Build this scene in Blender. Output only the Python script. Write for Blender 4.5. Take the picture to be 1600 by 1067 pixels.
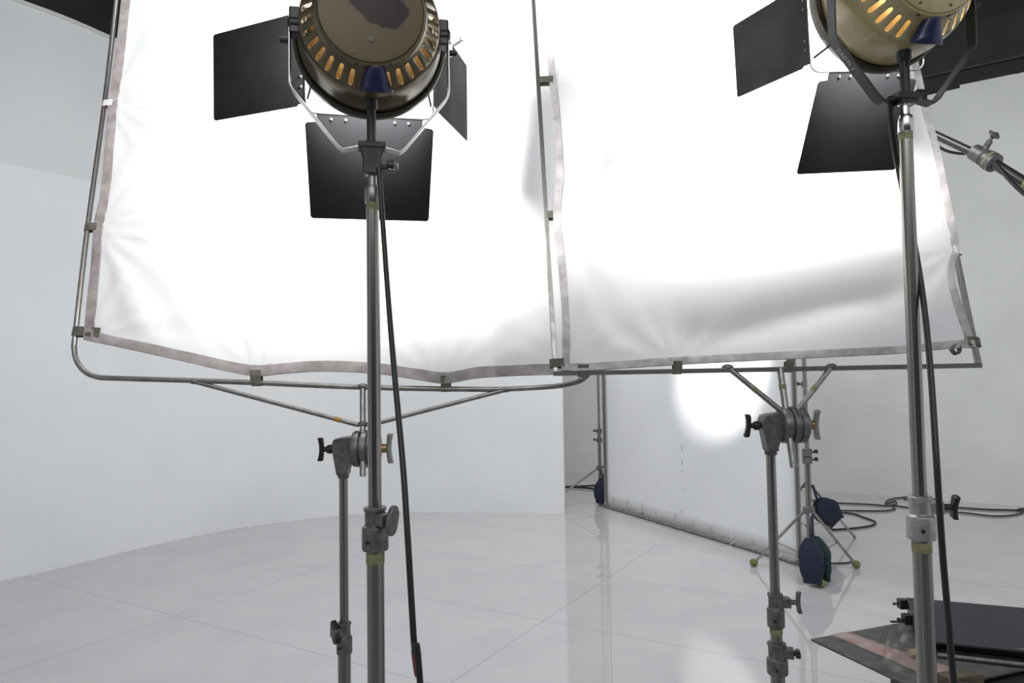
import bpy, math, random
from mathutils import Vector as V, Matrix, Euler
random.seed(7)
for o in list(bpy.data.objects): bpy.data.objects.remove(o)
COL = bpy.context.scene.collection
SC = bpy.context.scene
R = math.radians

# ------------------------------------------------------------------ camera
F = 1100.0; PITCH = R(2.4); ROLL = 0.016
CAM = V((0, 0, 1.5))
fw = V((0, math.cos(PITCH), math.sin(PITCH)))
u0 = V((0, -math.sin(PITCH), math.cos(PITCH))); r0 = V((1, 0, 0))
up = u0*math.cos(ROLL) + r0*math.sin(ROLL)
rt = r0*math.cos(ROLL) - u0*math.sin(ROLL)
cd = bpy.data.cameras.new('camera'); cam = bpy.data.objects.new('camera', cd); COL.objects.link(cam)
cd.sensor_width = 36; cd.lens = 36*F/1600; cd.clip_start = .02; cd.clip_end = 100
cam.matrix_world = Matrix(((rt.x, up.x, -fw.x, CAM.x), (rt.y, up.y, -fw.y, CAM.y), (rt.z, up.z, -fw.z, CAM.z), (0, 0, 0, 1)))
SC.camera = cam
cd.dof.use_dof = False

# ------------------------------------------------------------------ world, exposure
w = bpy.data.worlds.new('world'); SC.world = w; w.use_nodes = True
bg = w.node_tree.nodes['Background']; bg.inputs[0].default_value = (.93, .96, 1, 1); bg.inputs[1].default_value = .6
SC.view_settings.view_transform = 'Standard'; SC.view_settings.look = 'None'
SC.view_settings.exposure = 0; SC.view_settings.gamma = 1; SC.view_settings.use_curve_mapping = False

def light(name, kind, loc, target, power, color=(1, 1, 1), **kw):
    d = bpy.data.lights.new(name, kind); d.energy = power; d.color = color
    for k, v in kw.items(): setattr(d, k, v)
    o = bpy.data.objects.new(name, d); COL.objects.link(o); o.location = loc
    o.rotation_euler = (V(target)-V(loc)).to_track_quat('-Z', 'Y').to_euler()
    return o
# unseen fill lights added overhead to brighten the walls and floor
light('overhead_fill', 'AREA', (-.7, 2.35, 4.2), (-.9, 6.5, .6), 108, (.96, .98, 1), shape='RECTANGLE', size=2.4, size_y=1.4)
light('overhead_fill', 'AREA', (3.0, 2.9, 4.2), (4.6, 7.5, 1.2), 92, (.98, .99, 1), shape='RECTANGLE', size=2.2, size_y=1.4)
light('overhead_fill', 'AREA', (.4, 7.4, 4.3), (.6, 7.9, 0), 75, (1, .985, .95), shape='RECTANGLE', size=1.4, size_y=.8)
# unseen fill light added high behind the camera, brightening walls and silks
light('rear_fill', 'AREA', (0, -2.4, 4.0), (0, 6, 1.6), 60, (.96, .98, 1), shape='RECTANGLE', size=4.0, size_y=1.6)
# spotlight behind the silks that throws the round pool on the white screen
light('spotlight', 'SPOT', (.55, 4.3, 2.4), (1.74, 5.95, 1.55), 330, (1, 1, 1), spot_size=R(28), spot_blend=.5, shadow_soft_size=.05)

# ------------------------------------------------------------------ pixel helpers (photo 1600x1067)
def ray(px, py): return fw + rt*((px-800)/F) + up*((533.5-py)/F)
def P(px, py, D):
    d = ray(px, py); return CAM + d*(D/d.y)
def G(px, py, z=0.0):
    d = ray(px, py); return CAM + d*((z-CAM.z)/d.z)
def onplane(px, py, O, n):
    d = ray(px, py); return CAM + d*((O-CAM).dot(n)/d.dot(n))

# ------------------------------------------------------------------ materials
def mat(name, col, rough=.5, metal=0, **kw):
    m = bpy.data.materials.new(name); m.use_nodes = True
    b = m.node_tree.nodes['Principled BSDF']
    b.inputs['Base Color'].default_value = (*col, 1); b.inputs['Roughness'].default_value = rough
    b.inputs['Metallic'].default_value = metal
    for k, v in kw.items(): b.inputs[k].default_value = v
    return m
def nz(m, scale, detail=4, coord='Object', stretch=None):
    nt = m.node_tree; t = nt.nodes.new('ShaderNodeTexCoord'); n = nt.nodes.new('ShaderNodeTexNoise')
    n.inputs['Scale'].default_value = scale; n.inputs['Detail'].default_value = detail
    if stretch:
        mp = nt.nodes.new('ShaderNodeMapping'); mp.inputs['Scale'].default_value = stretch
        nt.links.new(t.outputs[coord], mp.inputs[0]); nt.links.new(mp.outputs[0], n.inputs['Vector'])
    else: nt.links.new(t.outputs[coord], n.inputs['Vector'])
    return n
def ramp(m, src, stops):
    nt = m.node_tree; r = nt.nodes.new('ShaderNodeValToRGB'); e = r.color_ramp.elements
    while len(e) < len(stops): e.new(.5)
    for i, (p, c) in enumerate(stops): e[i].position = p; e[i].color = (*c, 1)
    nt.links.new(src, r.inputs[0]); return r.outputs[0]
def vary(m, scale, c1, c2, lo=.35, hi=.65, detail=4, stretch=None, rough=None, bump=0, bdist=.001):
    nt = m.node_tree; b = nt.nodes['Principled BSDF']; n = nz(m, scale, detail, stretch=stretch)
    nt.links.new(ramp(m, n.outputs[0], [(lo, c1), (hi, c2)]), b.inputs['Base Color'])
    if rough:
        rr = ramp(m, n.outputs[0], [(lo, (rough[0],)*3), (hi, (rough[1],)*3)]); nt.links.new(rr, b.inputs['Roughness'])
    if bump:
        bp = nt.nodes.new('ShaderNodeBump'); bp.inputs['Strength'].default_value = bump; bp.inputs['Distance'].default_value = bdist
        nt.links.new(n.outputs[0], bp.inputs['Height']); nt.links.new(bp.outputs[0], b.inputs['Normal'])
    return m

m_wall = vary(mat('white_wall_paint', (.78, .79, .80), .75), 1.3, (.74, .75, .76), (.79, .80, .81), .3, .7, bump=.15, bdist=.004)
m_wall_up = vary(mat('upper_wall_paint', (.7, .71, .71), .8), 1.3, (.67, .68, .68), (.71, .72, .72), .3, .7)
m_wall_back = vary(mat('back_wall_paint', (.66, .67, .66), .8), 2, (.60, .61, .60), (.66, .67, .665), .3, .7, bump=.2, bdist=.004)
m_black = vary(mat('black_paint', (.012, .012, .012), .7), 3, (.003, .003, .003), (.008, .008, .008))
m_blackband = vary(mat('dark_grey_board', (.03, .03, .03), .7), 3, (.007, .007, .007), (.012, .012, .012))
m_whiteline = mat('white_trim_line', (.6, .6, .58), .6)
# floor: large glossy white panels with fine seams
m_floor = mat('glossy_white_floor', (.74, .74, .755), .07)
def floor_nodes():
    nt = m_floor.node_tree; b = nt.nodes['Principled BSDF']
    t = nt.nodes.new('ShaderNodeTexCoord'); mp = nt.nodes.new('ShaderNodeMapping'); mp.vector_type = 'TEXTURE'
    mp.inputs['Location'].default_value = (-2.14, 4.48, 0); mp.inputs['Rotation'].default_value = (0, 0, R(-30.5))
    nt.links.new(t.outputs['Object'], mp.inputs[0])
    br = nt.nodes.new('ShaderNodeTexBrick'); br.offset = 0; br.inputs['Scale'].default_value = 1
    br.inputs['Brick Width'].default_value = 2.08; br.inputs['Row Height'].default_value = 1.01
    br.inputs['Mortar Size'].default_value = .0042; br.inputs['Mortar Smooth'].default_value = .2
    br.inputs['Color1'].default_value = (.49, .49, .50, 1); br.inputs['Color2'].default_value = (.505, .505, .515, 1)
    br.inputs['Mortar'].default_value = (.37, .37, .38, 1)
    nt.links.new(mp.outputs[0], br.inputs['Vector'])
    n = nz(m_floor, 2.2, 6)
    mx = nt.nodes.new('ShaderNodeMix'); mx.data_type = 'RGBA'; mx.blend_type = 'MULTIPLY'; mx.inputs[0].default_value = 1
    nt.links.new(br.outputs['Color'], mx.inputs[6])
    nt.links.new(ramp(m_floor, n.outputs[0], [(.3, (.93, .93, .935)), (.6, (1, 1, 1))]), mx.inputs[7])
    nt.links.new(mx.outputs[2], b.inputs['Base Color'])
    n2 = nz(m_floor, 9, 5)
    nt.links.new(ramp(m_floor, n2.outputs[0], [(.35, (.0,)*3), (.75, (.035,)*3)]), b.inputs['Roughness'])
    n3 = nz(m_floor, 1.6, 2)
    bp = nt.nodes.new('ShaderNodeBump'); bp.inputs['Strength'].default_value = .012; bp.inputs['Distance'].default_value = .02
    nt.links.new(n3.outputs[0], bp.inputs['Height']); nt.links.new(bp.outputs[0], b.inputs['Normal'])
    b.inputs['IOR'].default_value = 2.1
floor_nodes()

def silk_mat(name, col, trans):
    m = bpy.data.materials.new(name); m.use_nodes = True; nt = m.node_tree; nt.nodes.clear()
    o = nt.nodes.new('ShaderNodeOutputMaterial'); d = nt.nodes.new('ShaderNodeBsdfDiffuse'); t = nt.nodes.new('ShaderNodeBsdfTranslucent')
    mx = nt.nodes.new('ShaderNodeMixShader'); mx.inputs[0].default_value = trans
    d.inputs[0].default_value = (*col, 1); t.inputs[0].default_value = (*col, 1)
    tc = nt.nodes.new('ShaderNodeTexCoord'); n = nt.nodes.new('ShaderNodeTexNoise'); n.inputs['Scale'].default_value = 7; n.inputs['Detail'].default_value = 5
    n.inputs['Distortion'].default_value = .6
    nt.links.new(tc.outputs['Object'], n.inputs['Vector'])
    bp = nt.nodes.new('ShaderNodeBump'); bp.inputs['Strength'].default_value = .35; bp.inputs['Distance'].default_value = .012
    nt.links.new(n.outputs[0], bp.inputs['Height']); nt.links.new(bp.outputs[0], d.inputs['Normal'])
    nt.links.new(d.outputs[0], mx.inputs[1]); nt.links.new(t.outputs[0], mx.inputs[2]); nt.links.new(mx.outputs[0], o.inputs[0])
    return m
m_silk = silk_mat('white_silk', (.86, .87, .88), .35)
m_hem = vary(mat('dirty_hem_tape', (.42, .39, .38), .9), 26, (.24, .215, .21), (.36, .33, .325), .35, .65, bump=.6, bdist=.004)
m_hem2 = vary(mat('pale_hem_tape', (.6, .57, .56), .9), 26, (.36, .34, .34), (.56, .54, .54), .35, .65, bump=.6, bdist=.004)
m_tie = vary(mat('khaki_webbing', (.13, .12, .08), .9), 60, (.09, .084, .066), (.15, .142, .115))
m_tube = vary(mat('scratched_steel_tube', (.3, .28, .26), .25, .95), 40, (.24, .225, .21), (.33, .315, .30), .3, .7, rough=(.42, .30), detail=2)
m_pole = vary(mat('worn_steel_pole', (.3, .29, .26), .3, .95), 30, (.24, .23, .21), (.34, .325, .30), .3, .7, stretch=(1, 1, .06), rough=(.30, .18))
m_yoke = mat('brushed_steel', (.42, .42, .43), .38, 1)
m_refl = mat('warm_reflector', (.42, .31, .18), .5)
m_boom = mat('dark_steel_tube', (.10, .095, .09), .35, .8)
m_chrome = mat('bright_metal', (.62, .61, .60), .18, 1)
m_cast = vary(mat('cast_aluminium', (.2, .2, .2), .45, .7), 80, (.13, .13, .13), (.20, .20, .195), bump=.15)
m_castlt = vary(mat('pale_cast_aluminium', (.4, .4, .4), .4, .8), 80, (.34, .34, .34), (.46, .46, .45), bump=.15)
m_plastic = mat('black_plastic', (.014, .014, .015), .38)
m_blk = vary(mat('black_enamel', (.012, .012, .014), .42), 14, (.009, .009, .011), (.02, .02, .023), rough=(.55, .4))
m_door = vary(mat('black_barn_door_paint', (.016, .016, .018), .45), 10, (.008, .008, .0095), (.014, .014, .016), rough=(.72, .6))
m_doorgrey = vary(mat('grey_barn_door_paint', (.05, .05, .055), .5), 10, (.032, .033, .037), (.048, .05, .055), rough=(.7, .6))  # lighter grey than the other leaves
m_brass = mat('brass', (.32, .22, .10), .4, .9)
m_ytape = vary(mat('yellow_tape', (.45, .43, .14), .7), 60, (.17, .165, .08), (.28, .275, .14))
m_otape = mat('orange_tape', (.45, .27, .06), .7)
m_lamp_lit = vary(mat('lit_lamp_enamel', (.42, .34, .17), .28), 20, (.36, .29, .14), (.44, .36, .19), rough=(.32, .22))  # paler copy of the lamp enamel, light from the silk put into its colour
m_lamp_lit.node_tree.nodes['Principled BSDF'].inputs['Coat Weight'].default_value = .6
m_lamp_shaded = vary(mat('shaded_lamp_enamel', (.22, .17, .09), .25, .35), 18, (.10, .080, .045), (.15, .12, .068), rough=(.26, .16))  # darker copy of the lamp enamel, backlit shade put into its colour
m_rim = mat('dark_bronze_rim', (.05, .04, .025), .3, .3)
m_blue = mat('blue_plastic', (.012, .015, .055), .25)
m_bag = vary(mat('navy_canvas', (.02, .028, .07), .85), 60, (.007, .010, .026), (.013, .018, .042), bump=.4)
m_baggreen = vary(mat('dark_green_canvas', (.01, .05, .045), .85), 60, (.005, .020, .019), (.008, .034, .030), bump=.4)
m_ball = vary(mat('tennis_ball_felt', (.22, .24, .05), 1), 90, (.10, .115, .035), (.18, .20, .07), bump=.8, bdist=.004)
m_cable = mat('black_rubber', (.012, .012, .013), .42)
m_cablered = mat('red_brown_tape', (.16, .035, .02), .5)
m_wood = vary(mat('brown_plywood', (.12, .085, .05), .6), 12, (.05, .038, .026), (.12, .09, .06), stretch=(1, 8, 8))
m_pink = vary(mat('pink_tape', (.5, .36, .33), .8), 14, (.30, .17, .145), (.34, .28, .27), .35, .6)
m_board = vary(mat('grey_board', (.07, .07, .07), .7), 20, (.05, .05, .05), (.10, .10, .098))
for _m in (m_door, m_doorgrey): _m.node_tree.nodes['Principled BSDF'].inputs['Specular IOR Level'].default_value = .22
m_slab = vary(mat('charcoal_sheet_metal', (.04, .042, .055), .45), 3, (.030, .031, .038), (.045, .046, .055), rough=(.5, .4))
m_tan = mat('tan_rubber', (.30, .21, .09), .7)
m_mark = mat('white_marker_ink', (.6, .6, .6), .7)
m_rust = mat('burnt_patch', (.02, .012, .008), .8)
m_white = mat('white_cloth_tie', (.8, .8, .8), .8)
m_paper = mat('white_diffusion_paper', (.80, .81, .82), .8)
# burnt back plate
m_plate = mat('stained_bronze_plate', (.13, .10, .06), .5, .2)
def plate_nodes():
    nt = m_plate.node_tree; b = nt.nodes['Principled BSDF']
    n = nz(m_plate, 17, 6)
    t = nt.nodes.new('ShaderNodeTexCoord'); d = nt.nodes.new('ShaderNodeVectorMath'); d.operation = 'DISTANCE'
    mp = nt.nodes.new('ShaderNodeMapping'); mp.vector_type = 'TEXTURE'
    mp.name = 'burn'; mp.inputs['Rotation'].default_value = (0, R(30), 0); mp.inputs['Scale'].default_value = (1.5, 2, .8)
    nt.links.new(t.outputs['Object'], mp.inputs[0])
    nt.links.new(mp.outputs[0], d.inputs[0]); d.inputs[1].default_value = (0, 0, 0)
    a = nt.nodes.new('ShaderNodeMath'); a.operation = 'MULTIPLY_ADD'; a.inputs[1].default_value = -.06; nt.links.new(n.outputs[0], a.inputs[0]); nt.links.new(d.outputs['Value'], a.inputs[2])
    nt.links.new(ramp(m_plate, a.outputs[0], [(.0, (.018, .010, .006)), (.008, (.02, .012, .007)), (.012, (.12, .085, .05)), (.08, (.155, .12, .072))]), b.inputs['Base Color'])
plate_nodes()
m_bulb = bpy.data.materials.new('glowing_bulb'); m_bulb.use_nodes = True
_b = m_bulb.node_tree.nodes['Principled BSDF']; _b.inputs['Emission Color'].default_value = (1, .85, .6, 1); _b.inputs['Emission Strength'].default_value = 30
m_gel = bpy.data.materials.new('clear_gel'); m_gel.use_nodes = True
def gel_nodes():
    nt = m_gel.node_tree; nt.nodes.clear(); o = nt.nodes.new('ShaderNodeOutputMaterial'); t = nt.nodes.new('ShaderNodeBsdfTransparent'); g = nt.nodes.new('ShaderNodeBsdfGlossy')
    g.inputs['Roughness'].default_value = .3; t.inputs[0].default_value = (.93, .93, .93, 1)
    mx = nt.nodes.new('ShaderNodeMixShader'); mx.inputs[0].default_value = .04
    nt.links.new(t.outputs[0], mx.inputs[1]); nt.links.new(g.outputs[0], mx.inputs[2]); nt.links.new(mx.outputs[0], o.inputs[0])
gel_nodes()

# ------------------------------------------------------------------ mesh builder
WM = {}
class MB:
    def __init__(s): s.v = []; s.f = []
    def add(s, vs, fs):
        b = len(s.v); s.v += [V(x) for x in vs]; s.f += [tuple(b+i for i in f) for f in fs]; return s
    def xf(s, M): s.v = [M @ x for x in s.v]; return s
    def tube(s, pts, r, n=14, cap=True, sq=False, closed=False):
        pts = [V(p) for p in pts]; N = len(pts); rs = r if isinstance(r, (list, tuple)) else [r]*N
        if sq: n = 4
        T = []
        for i in range(N):
            if closed: a, b = pts[i-1], pts[(i+1) % N]
            else: a, b = pts[max(i-1, 0)], pts[min(i+1, N-1)]
            T.append((b-a).normalized())
        nrm = T[0].orthogonal().normalized()
        if sq:
            ref = V((0, 1, 0)) if abs(T[0].y) < .9 else V((0, 0, 1)); nrm = (ref-T[0]*ref.dot(T[0])).normalized()
        rings = []
        for i in range(N):
            if i:
                nrm = (nrm-T[i]*nrm.dot(T[i])).normalized()
            bn = T[i].cross(nrm); ring = []
            for k in range(n):
                a = 2*math.pi*(k+(.5 if sq else 0))/n; rr = rs[i]*(1.414 if sq else 1)
                ring.append(pts[i]+(nrm*math.cos(a)+bn*math.sin(a))*rr)
            rings.append(ring)
        vs = [p for g in rings for p in g]; fs = []
        for i in range(N if closed else N-1):
            j = (i+1) % N
            for k in range(n): fs.append((i*n+k, i*n+(k+1) % n, j*n+(k+1) % n, j*n+k))
        if cap and not closed: fs += [tuple(reversed(range(n))), tuple((N-1)*n+k for k in range(n))]
        return s.add(vs, fs)
    def cyl(s, a, b, r, r2=None, n=24): return s.tube([a, b], [r, r if r2 is None else r2], n)
    def lathe(s, prof, o=(0, 0, 0), axis=(0, 0, 1), n=32, cap=True):
        o = V(o); ax = V(axis).normalized(); e1 = ax.orthogonal().normalized(); e2 = ax.cross(e1); vs = []; fs = []
        for (r, t) in prof:
            for k in range(n):
                a = 2*math.pi*k/n; vs.append(o+ax*t+(e1*math.cos(a)+e2*math.sin(a))*max(r, 1e-5))
        for i in range(len(prof)-1):
            for k in range(n): fs.append((i*n+k, i*n+(k+1) % n, (i+1)*n+(k+1) % n, (i+1)*n+k))
        if cap:
            fs.append(tuple(reversed(range(n)))); fs.append(tuple((len(prof)-1)*n+k for k in range(n)))
        return s.add(vs, fs)
    def box(s, c, size, M=None):
        c = V(c); hx, hy, hz = [q/2 for q in size]; M = M or Matrix.Identity(3)
        vs = [c+M @ V((x*hx, y*hy, z*hz)) for x in (-1, 1) for y in (-1, 1) for z in (-1, 1)]
        return s.add(vs, [(0, 1, 3, 2), (4, 6, 7, 5), (0, 4, 5, 1), (2, 3, 7, 6), (0, 2, 6, 4), (1, 5, 7, 3)])
    def prism(s, poly, O, U, W, th):
        O, U, W = V(O), V(U).normalized(), V(W).normalized(); nn = U.cross(W); k = len(poly)
        vs = [O+U*a+W*b+nn*(th/2) for a, b in poly]+[O+U*a+W*b-nn*(th/2) for a, b in poly]
        return s.add(vs, [tuple(range(k)), tuple(reversed(range(k, 2*k)))]+[((i+1) % k, i, k+i, k+(i+1) % k) for i in range(k)])
    def solid(s, base, th):      # polygon of 3D points extruded by a vector
        k = len(base); th = V(th); base = [V(b) for b in base]
        return s.add(base+[b+th for b in base], [tuple(reversed(range(k))), tuple(range(k, 2*k))]+[(i, (i+1) % k, k+(i+1) % k, k+i) for i in range(k)])
    def strap(s, path, wdir, width, th):
        path = [V(p) for p in path]; wd = V(wdir).normalized(); N = len(path); vs = []; fs = []
        for i, p in enumerate(path):
            t = (path[min(i+1, N-1)]-path[max(i-1, 0)]).normalized(); n = t.cross(wd).normalized()
            ww = width[i] if isinstance(width, (list, tuple)) else width
            vs += [p+wd*ww/2+n*th/2, p-wd*ww/2+n*th/2, p-wd*ww/2-n*th/2, p+wd*ww/2-n*th/2]
        for i in range(N-1):
            for k in range(4): fs.append((i*4+k, i*4+(k+1) % 4, (i+1)*4+(k+1) % 4, (i+1)*4+k))
        fs += [(3, 2, 1, 0), tuple((N-1)*4+k for k in range(4))]
        return s.add(vs, fs)
    def ball(s, c, r, n=16, sc=(1, 1, 1), M=None):
        c = V(c); M = M or Matrix.Identity(3); vs = []; fs = []; h = n//2
        for i in range(h+1):
            ph = math.pi*i/h
            for k in range(n):
                a = 2*math.pi*k/n; sr = max(math.sin(ph), 1e-4)
                vs.append(c+M @ V((sr*math.cos(a)*sc[0], sr*math.sin(a)*sc[1], math.cos(ph)*sc[2]))*r)
        for i in range(h):
            for k in range(n): fs.append((i*n+k, (i+1)*n+k, (i+1)*n+(k+1) % n, i*n+(k+1) % n))
        return s.add(vs, fs)
    def build(s, name, m, parent=None, local=False, bevel=0, ang=40, label=None, subsurf=0, solidify=0):
        vs = s.v
        if parent is not None and not local:
            inv = WM[parent].inverted(); vs = [inv @ p for p in vs]
        me = bpy.data.meshes.new(name); me.from_pydata([tuple(p) for p in vs], [], s.f); me.update()
        import bmesh
        bm = bmesh.new(); bm.from_mesh(me); bmesh.ops.recalc_face_normals(bm, faces=bm.faces); bm.to_mesh(me); bm.free()
        me.materials.append(m)
        for p in me.polygons: p.use_smooth = True
        me.set_sharp_from_angle(angle=R(ang))
        o = bpy.data.objects.new(name, me); COL.objects.link(o)
        if parent is not None: o.parent = parent; WM[o] = WM[parent]
        else: WM[o] = Matrix.Identity(4)
        if solidify: q = o.modifiers.new('thickness', 'SOLIDIFY'); q.thickness = solidify; q.offset = 0
        if bevel: q = o.modifiers.new('bevel', 'BEVEL'); q.width = bevel; q.segments = 2; q.limit_method = 'ANGLE'; q.angle_limit = R(40)
        if subsurf: q = o.modifiers.new('subsurf', 'SUBSURF'); q.levels = subsurf; q.render_levels = subsurf
        if label: o['label'] = label
        return o
def thing(name, label, cat, loc, rotz=0, group=None):
    o = bpy.data.objects.new(name, None); COL.objects.link(o); o.empty_display_size = .1
    o.location = loc; o.rotation_euler = (0, 0, rotz); o['label'] = label; o['category'] = cat
    if group: o['group'] = group
    WM[o] = Matrix.Translation(V(loc)) @ Matrix.Rotation(rotz, 4, 'Z'); return o
def tag(o, label, cat, group=None):
    o['label'] = label; o['category'] = cat
    if group: o['group'] = group
    return o
def struct(o): o['kind'] = 'structure'; return o
def smooth(pts, sub=8, closed=False):
    pts = [V(p) for p in pts]; out = []; N = len(pts)
    for i in range(N if closed else N-1):
        g = (lambda q: pts[q % N]) if closed else (lambda q: pts[max(0, min(N-1, q))])
        a, b, c, d = g(i-1), g(i), g(i+1), g(i+2)
        for k in range(sub):
            t = k/sub; out.append(.5*((2*b)+(c-a)*t+(2*a-5*b+4*c-d)*t*t+(3*b-a-3*c+d)*t**3))
    if not closed: out.append(pts[-1])
    return out

# ------------------------------------------------------------------ the room
struct(MB().box((0, 4.5, -.05), (16, 15, .1)).build('floor', m_floor))
H = 4.42
wp = [G(x, y) for x, y in ((882, 803), (760, 801), (600, 801), (500, 809), (400, 821), (300, 838.5), (200, 861), (100, 886), (0, 908))]
wp = [V((p.x, p.y, 0)) for p in wp]
wp += [V((-4.75, 4.0, 0)), V((-5.1, 2.4, 0)), V((-5.2, .5, 0)), V((-5.2, -2, 0))]
wp = smooth(wp, 6)
def wall_strip(path, z0, z1, th, name, m):
    mb = MB(); inner = []; outer = []
    N = len(path)
    for i, p in enumerate(path):
        t = (path[min(i+1, N-1)]-path[max(i-1, 0)]).normalized(); n = V((t.y, -t.x, 0)); inner.append(p); outer.append(p+n*th)
    vs = [];
    for p, q in zip(inner, outer): vs += [V((p.x, p.y, z0)), V((p.x, p.y, z1)), V((q.x, q.y, z1)), V((q.x, q.y, z0))]
    fs = []
    for i in range(N-1):
        for k in range(4): fs.append((i*4+k, i*4+(k+1) % 4, (i+1)*4+(k+1) % 4, (i+1)*4+k))
    fs += [(0, 1, 2, 3), tuple((N-1)*4+k for k in (3, 2, 1, 0))]
    return struct(mb.add(vs, fs).build(name, m))
sgn = 1
t0 = (wp[1]-wp[0]).normalized(); nn0 = V((t0.y, -t0.x, 0)); th = .12 if nn0.y > 0 else -.12
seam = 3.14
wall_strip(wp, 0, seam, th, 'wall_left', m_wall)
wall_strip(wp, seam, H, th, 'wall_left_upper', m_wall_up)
wall_strip(wp, H+.03, 5.6, th, 'trim_1', m_black)
wp_in = []
for i, p in enumerate(wp):
    t = (wp[min(i+1, len(wp)-1)]-wp[max(i-1, 0)]).normalized(); n = V((t.y, -t.x, 0)); wp_in.append(p-n*(.012 if th > 0 else -.012))
wall_strip(wp_in, H, H+.03, th, 'trim_2', m_whiteline)
# back wall, receding to the left behind the curved wall
A = G(887, 736.5); B = G(1440, 779); d = (B-A).normalized()
b0 = A-d*3.5; b1 = A+d*7.5; nb = V((-d.y, d.x, 0));  nb = nb if nb.y > 0 else -nb
HB = 4.62
def wallquad(p, q, n, z0, z1, th, name, m):
    return struct(MB().solid([V((p.x, p.y, z0)), V((q.x, q.y, z0)), V((q.x, q.y, z1)), V((p.x, p.y, z1))], n*th).build(name, m))
wallquad(b0, b1, nb, 0, HB, .12, 'wall_back', m_wall_back)
wallquad(b0, b1, nb, HB, 5.6, .12, 'trim_3', m_black)
wallquad(b0-nb*.05, b1-nb*.05, nb, HB+.10, HB+.62, .05, 'trim_4', m_blackband)
struct(MB().box((.4, -3.5, 1.4), (9.6, .1, 2.8)).build('wall_rear_added', mat('dim_grey_wall', (.12, .12, .12), .8)))  # unseen wall added behind the camera so the poles reflect something dark
struct(MB().box((0, 4.2, 5.65), (16, 12, .1)).build('ceiling', m_black))
# ragged lower edge of the black covering above the back wall
mb = MB(); x = 0; L = (b1-b0).length; random.seed(3)
while x < L-.6:
    l = random.uniform(.25, .6); h = random.uniform(.03, .10); a = b0+d*x-nb*.012; b = b0+d*(x+l)-nb*.012
    mb.solid([V((a.x, a.y, HB-h)), V((b.x, b.y, HB-h*random.uniform(.5, 1.1))), V((b.x, b.y, HB+.12)), V((a.x, a.y, HB+.12))], nb*.011); x += l
struct(mb.build('trim_5', m_black))
mb = MB(); a = b0-nb*.06; b = b1-nb*.06
mb.solid([V((a.x, a.y, HB+.11)), V((b.x, b.y, HB+.11)), V((b.x, b.y, HB+.116)), V((a.x, a.y, HB+.116))], nb*.009)
struct(mb.build('trim_6', mat('grey_batten_edge', (.06, .06, .058), .6)))

# ------------------------------------------------------------------ stands
def knob_bar(mb, c, axis, L, w, th, twist=0):
    """winged hand knob: a flat waisted bar across the end of a short screw"""
    ax = V(axis).normalized(); z = V((0, 0, 1)); s = ax.cross(z)
    s.normalize(); z2 = z*math.cos(twist)+s*math.sin(twist); s2 = ax.cross(z2)
    outer = []; n = 10
    for i in range(n+1):
        t = -1+2*i/n; outer.append((t*L/2, th/2*(.72+.28*t*t)+.18*th*(t*t)))
    inner = [(t, -th/2*(.6+.4*(2*t/L)**2)+.35*th*(2*t/L)**2) for t, _ in reversed(outer)]
    poly = outer+inner
    mb.prism(poly, c, z2, ax, w)
def knob_oval(mb, c, axis, L, W, th, tilt=0):
    ax = V(axis).normalized(); z = V((0, 0, 1)); s = ax.cross(z).normalized()
    z2 = z*math.cos(tilt)+s*math.sin(tilt); s2 = ax.cross(z2); poly = []
    for i in range(24):
        a = 2*math.pi*i/24; poly.append((math.cos(a)*L/2*(1+.06*math.cos(a)), math.sin(a)*W/2*(.85+.15*abs(math.cos(a)))))
    mb.prism(poly, c, z2, s2, th)
def tripod(t, c, hub, foot_r, angs, lr, m, hub2=None, brace=True, feet=None, foot_pts=None, mk=None):
    c = V(c); k = mk or 'leg'
    for i, a in enumerate(angs):
        fp = V(foot_pts[i]) if foot_pts else c+V((math.cos(R(a)), math.sin(R(a)), 0))*foot_r
        dirv = V((fp.x-c.x, fp.y-c.y, 0)).normalized()
        fr = .024 if feet == 'ball' else lr*1.1
        foot = V((fp.x, fp.y, fr)); top = c+dirv*.025+V((0, 0, hub))
        mb = MB().cyl(top, foot, lr, n=12)
        leg = mb.build('leg', m, t)
        if brace:
            mid = top.lerp(foot, .58); lo = c+dirv*.022+V((0, 0, hub2 or hub*.4))
            MB().strap([lo, mid], dirv.cross(V((0, 0, 1))), .008, .005).build('brace', m, leg)
        if feet == 'ball': MB().ball(foot+V((0, 0, .006)), .030, 18).build('tennis_ball', m_ball, leg, label='yellow green tennis ball stuck on the foot')
        else: MB().ball(foot, fr, 12).build('rubber_foot', m_plastic, leg)
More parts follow.
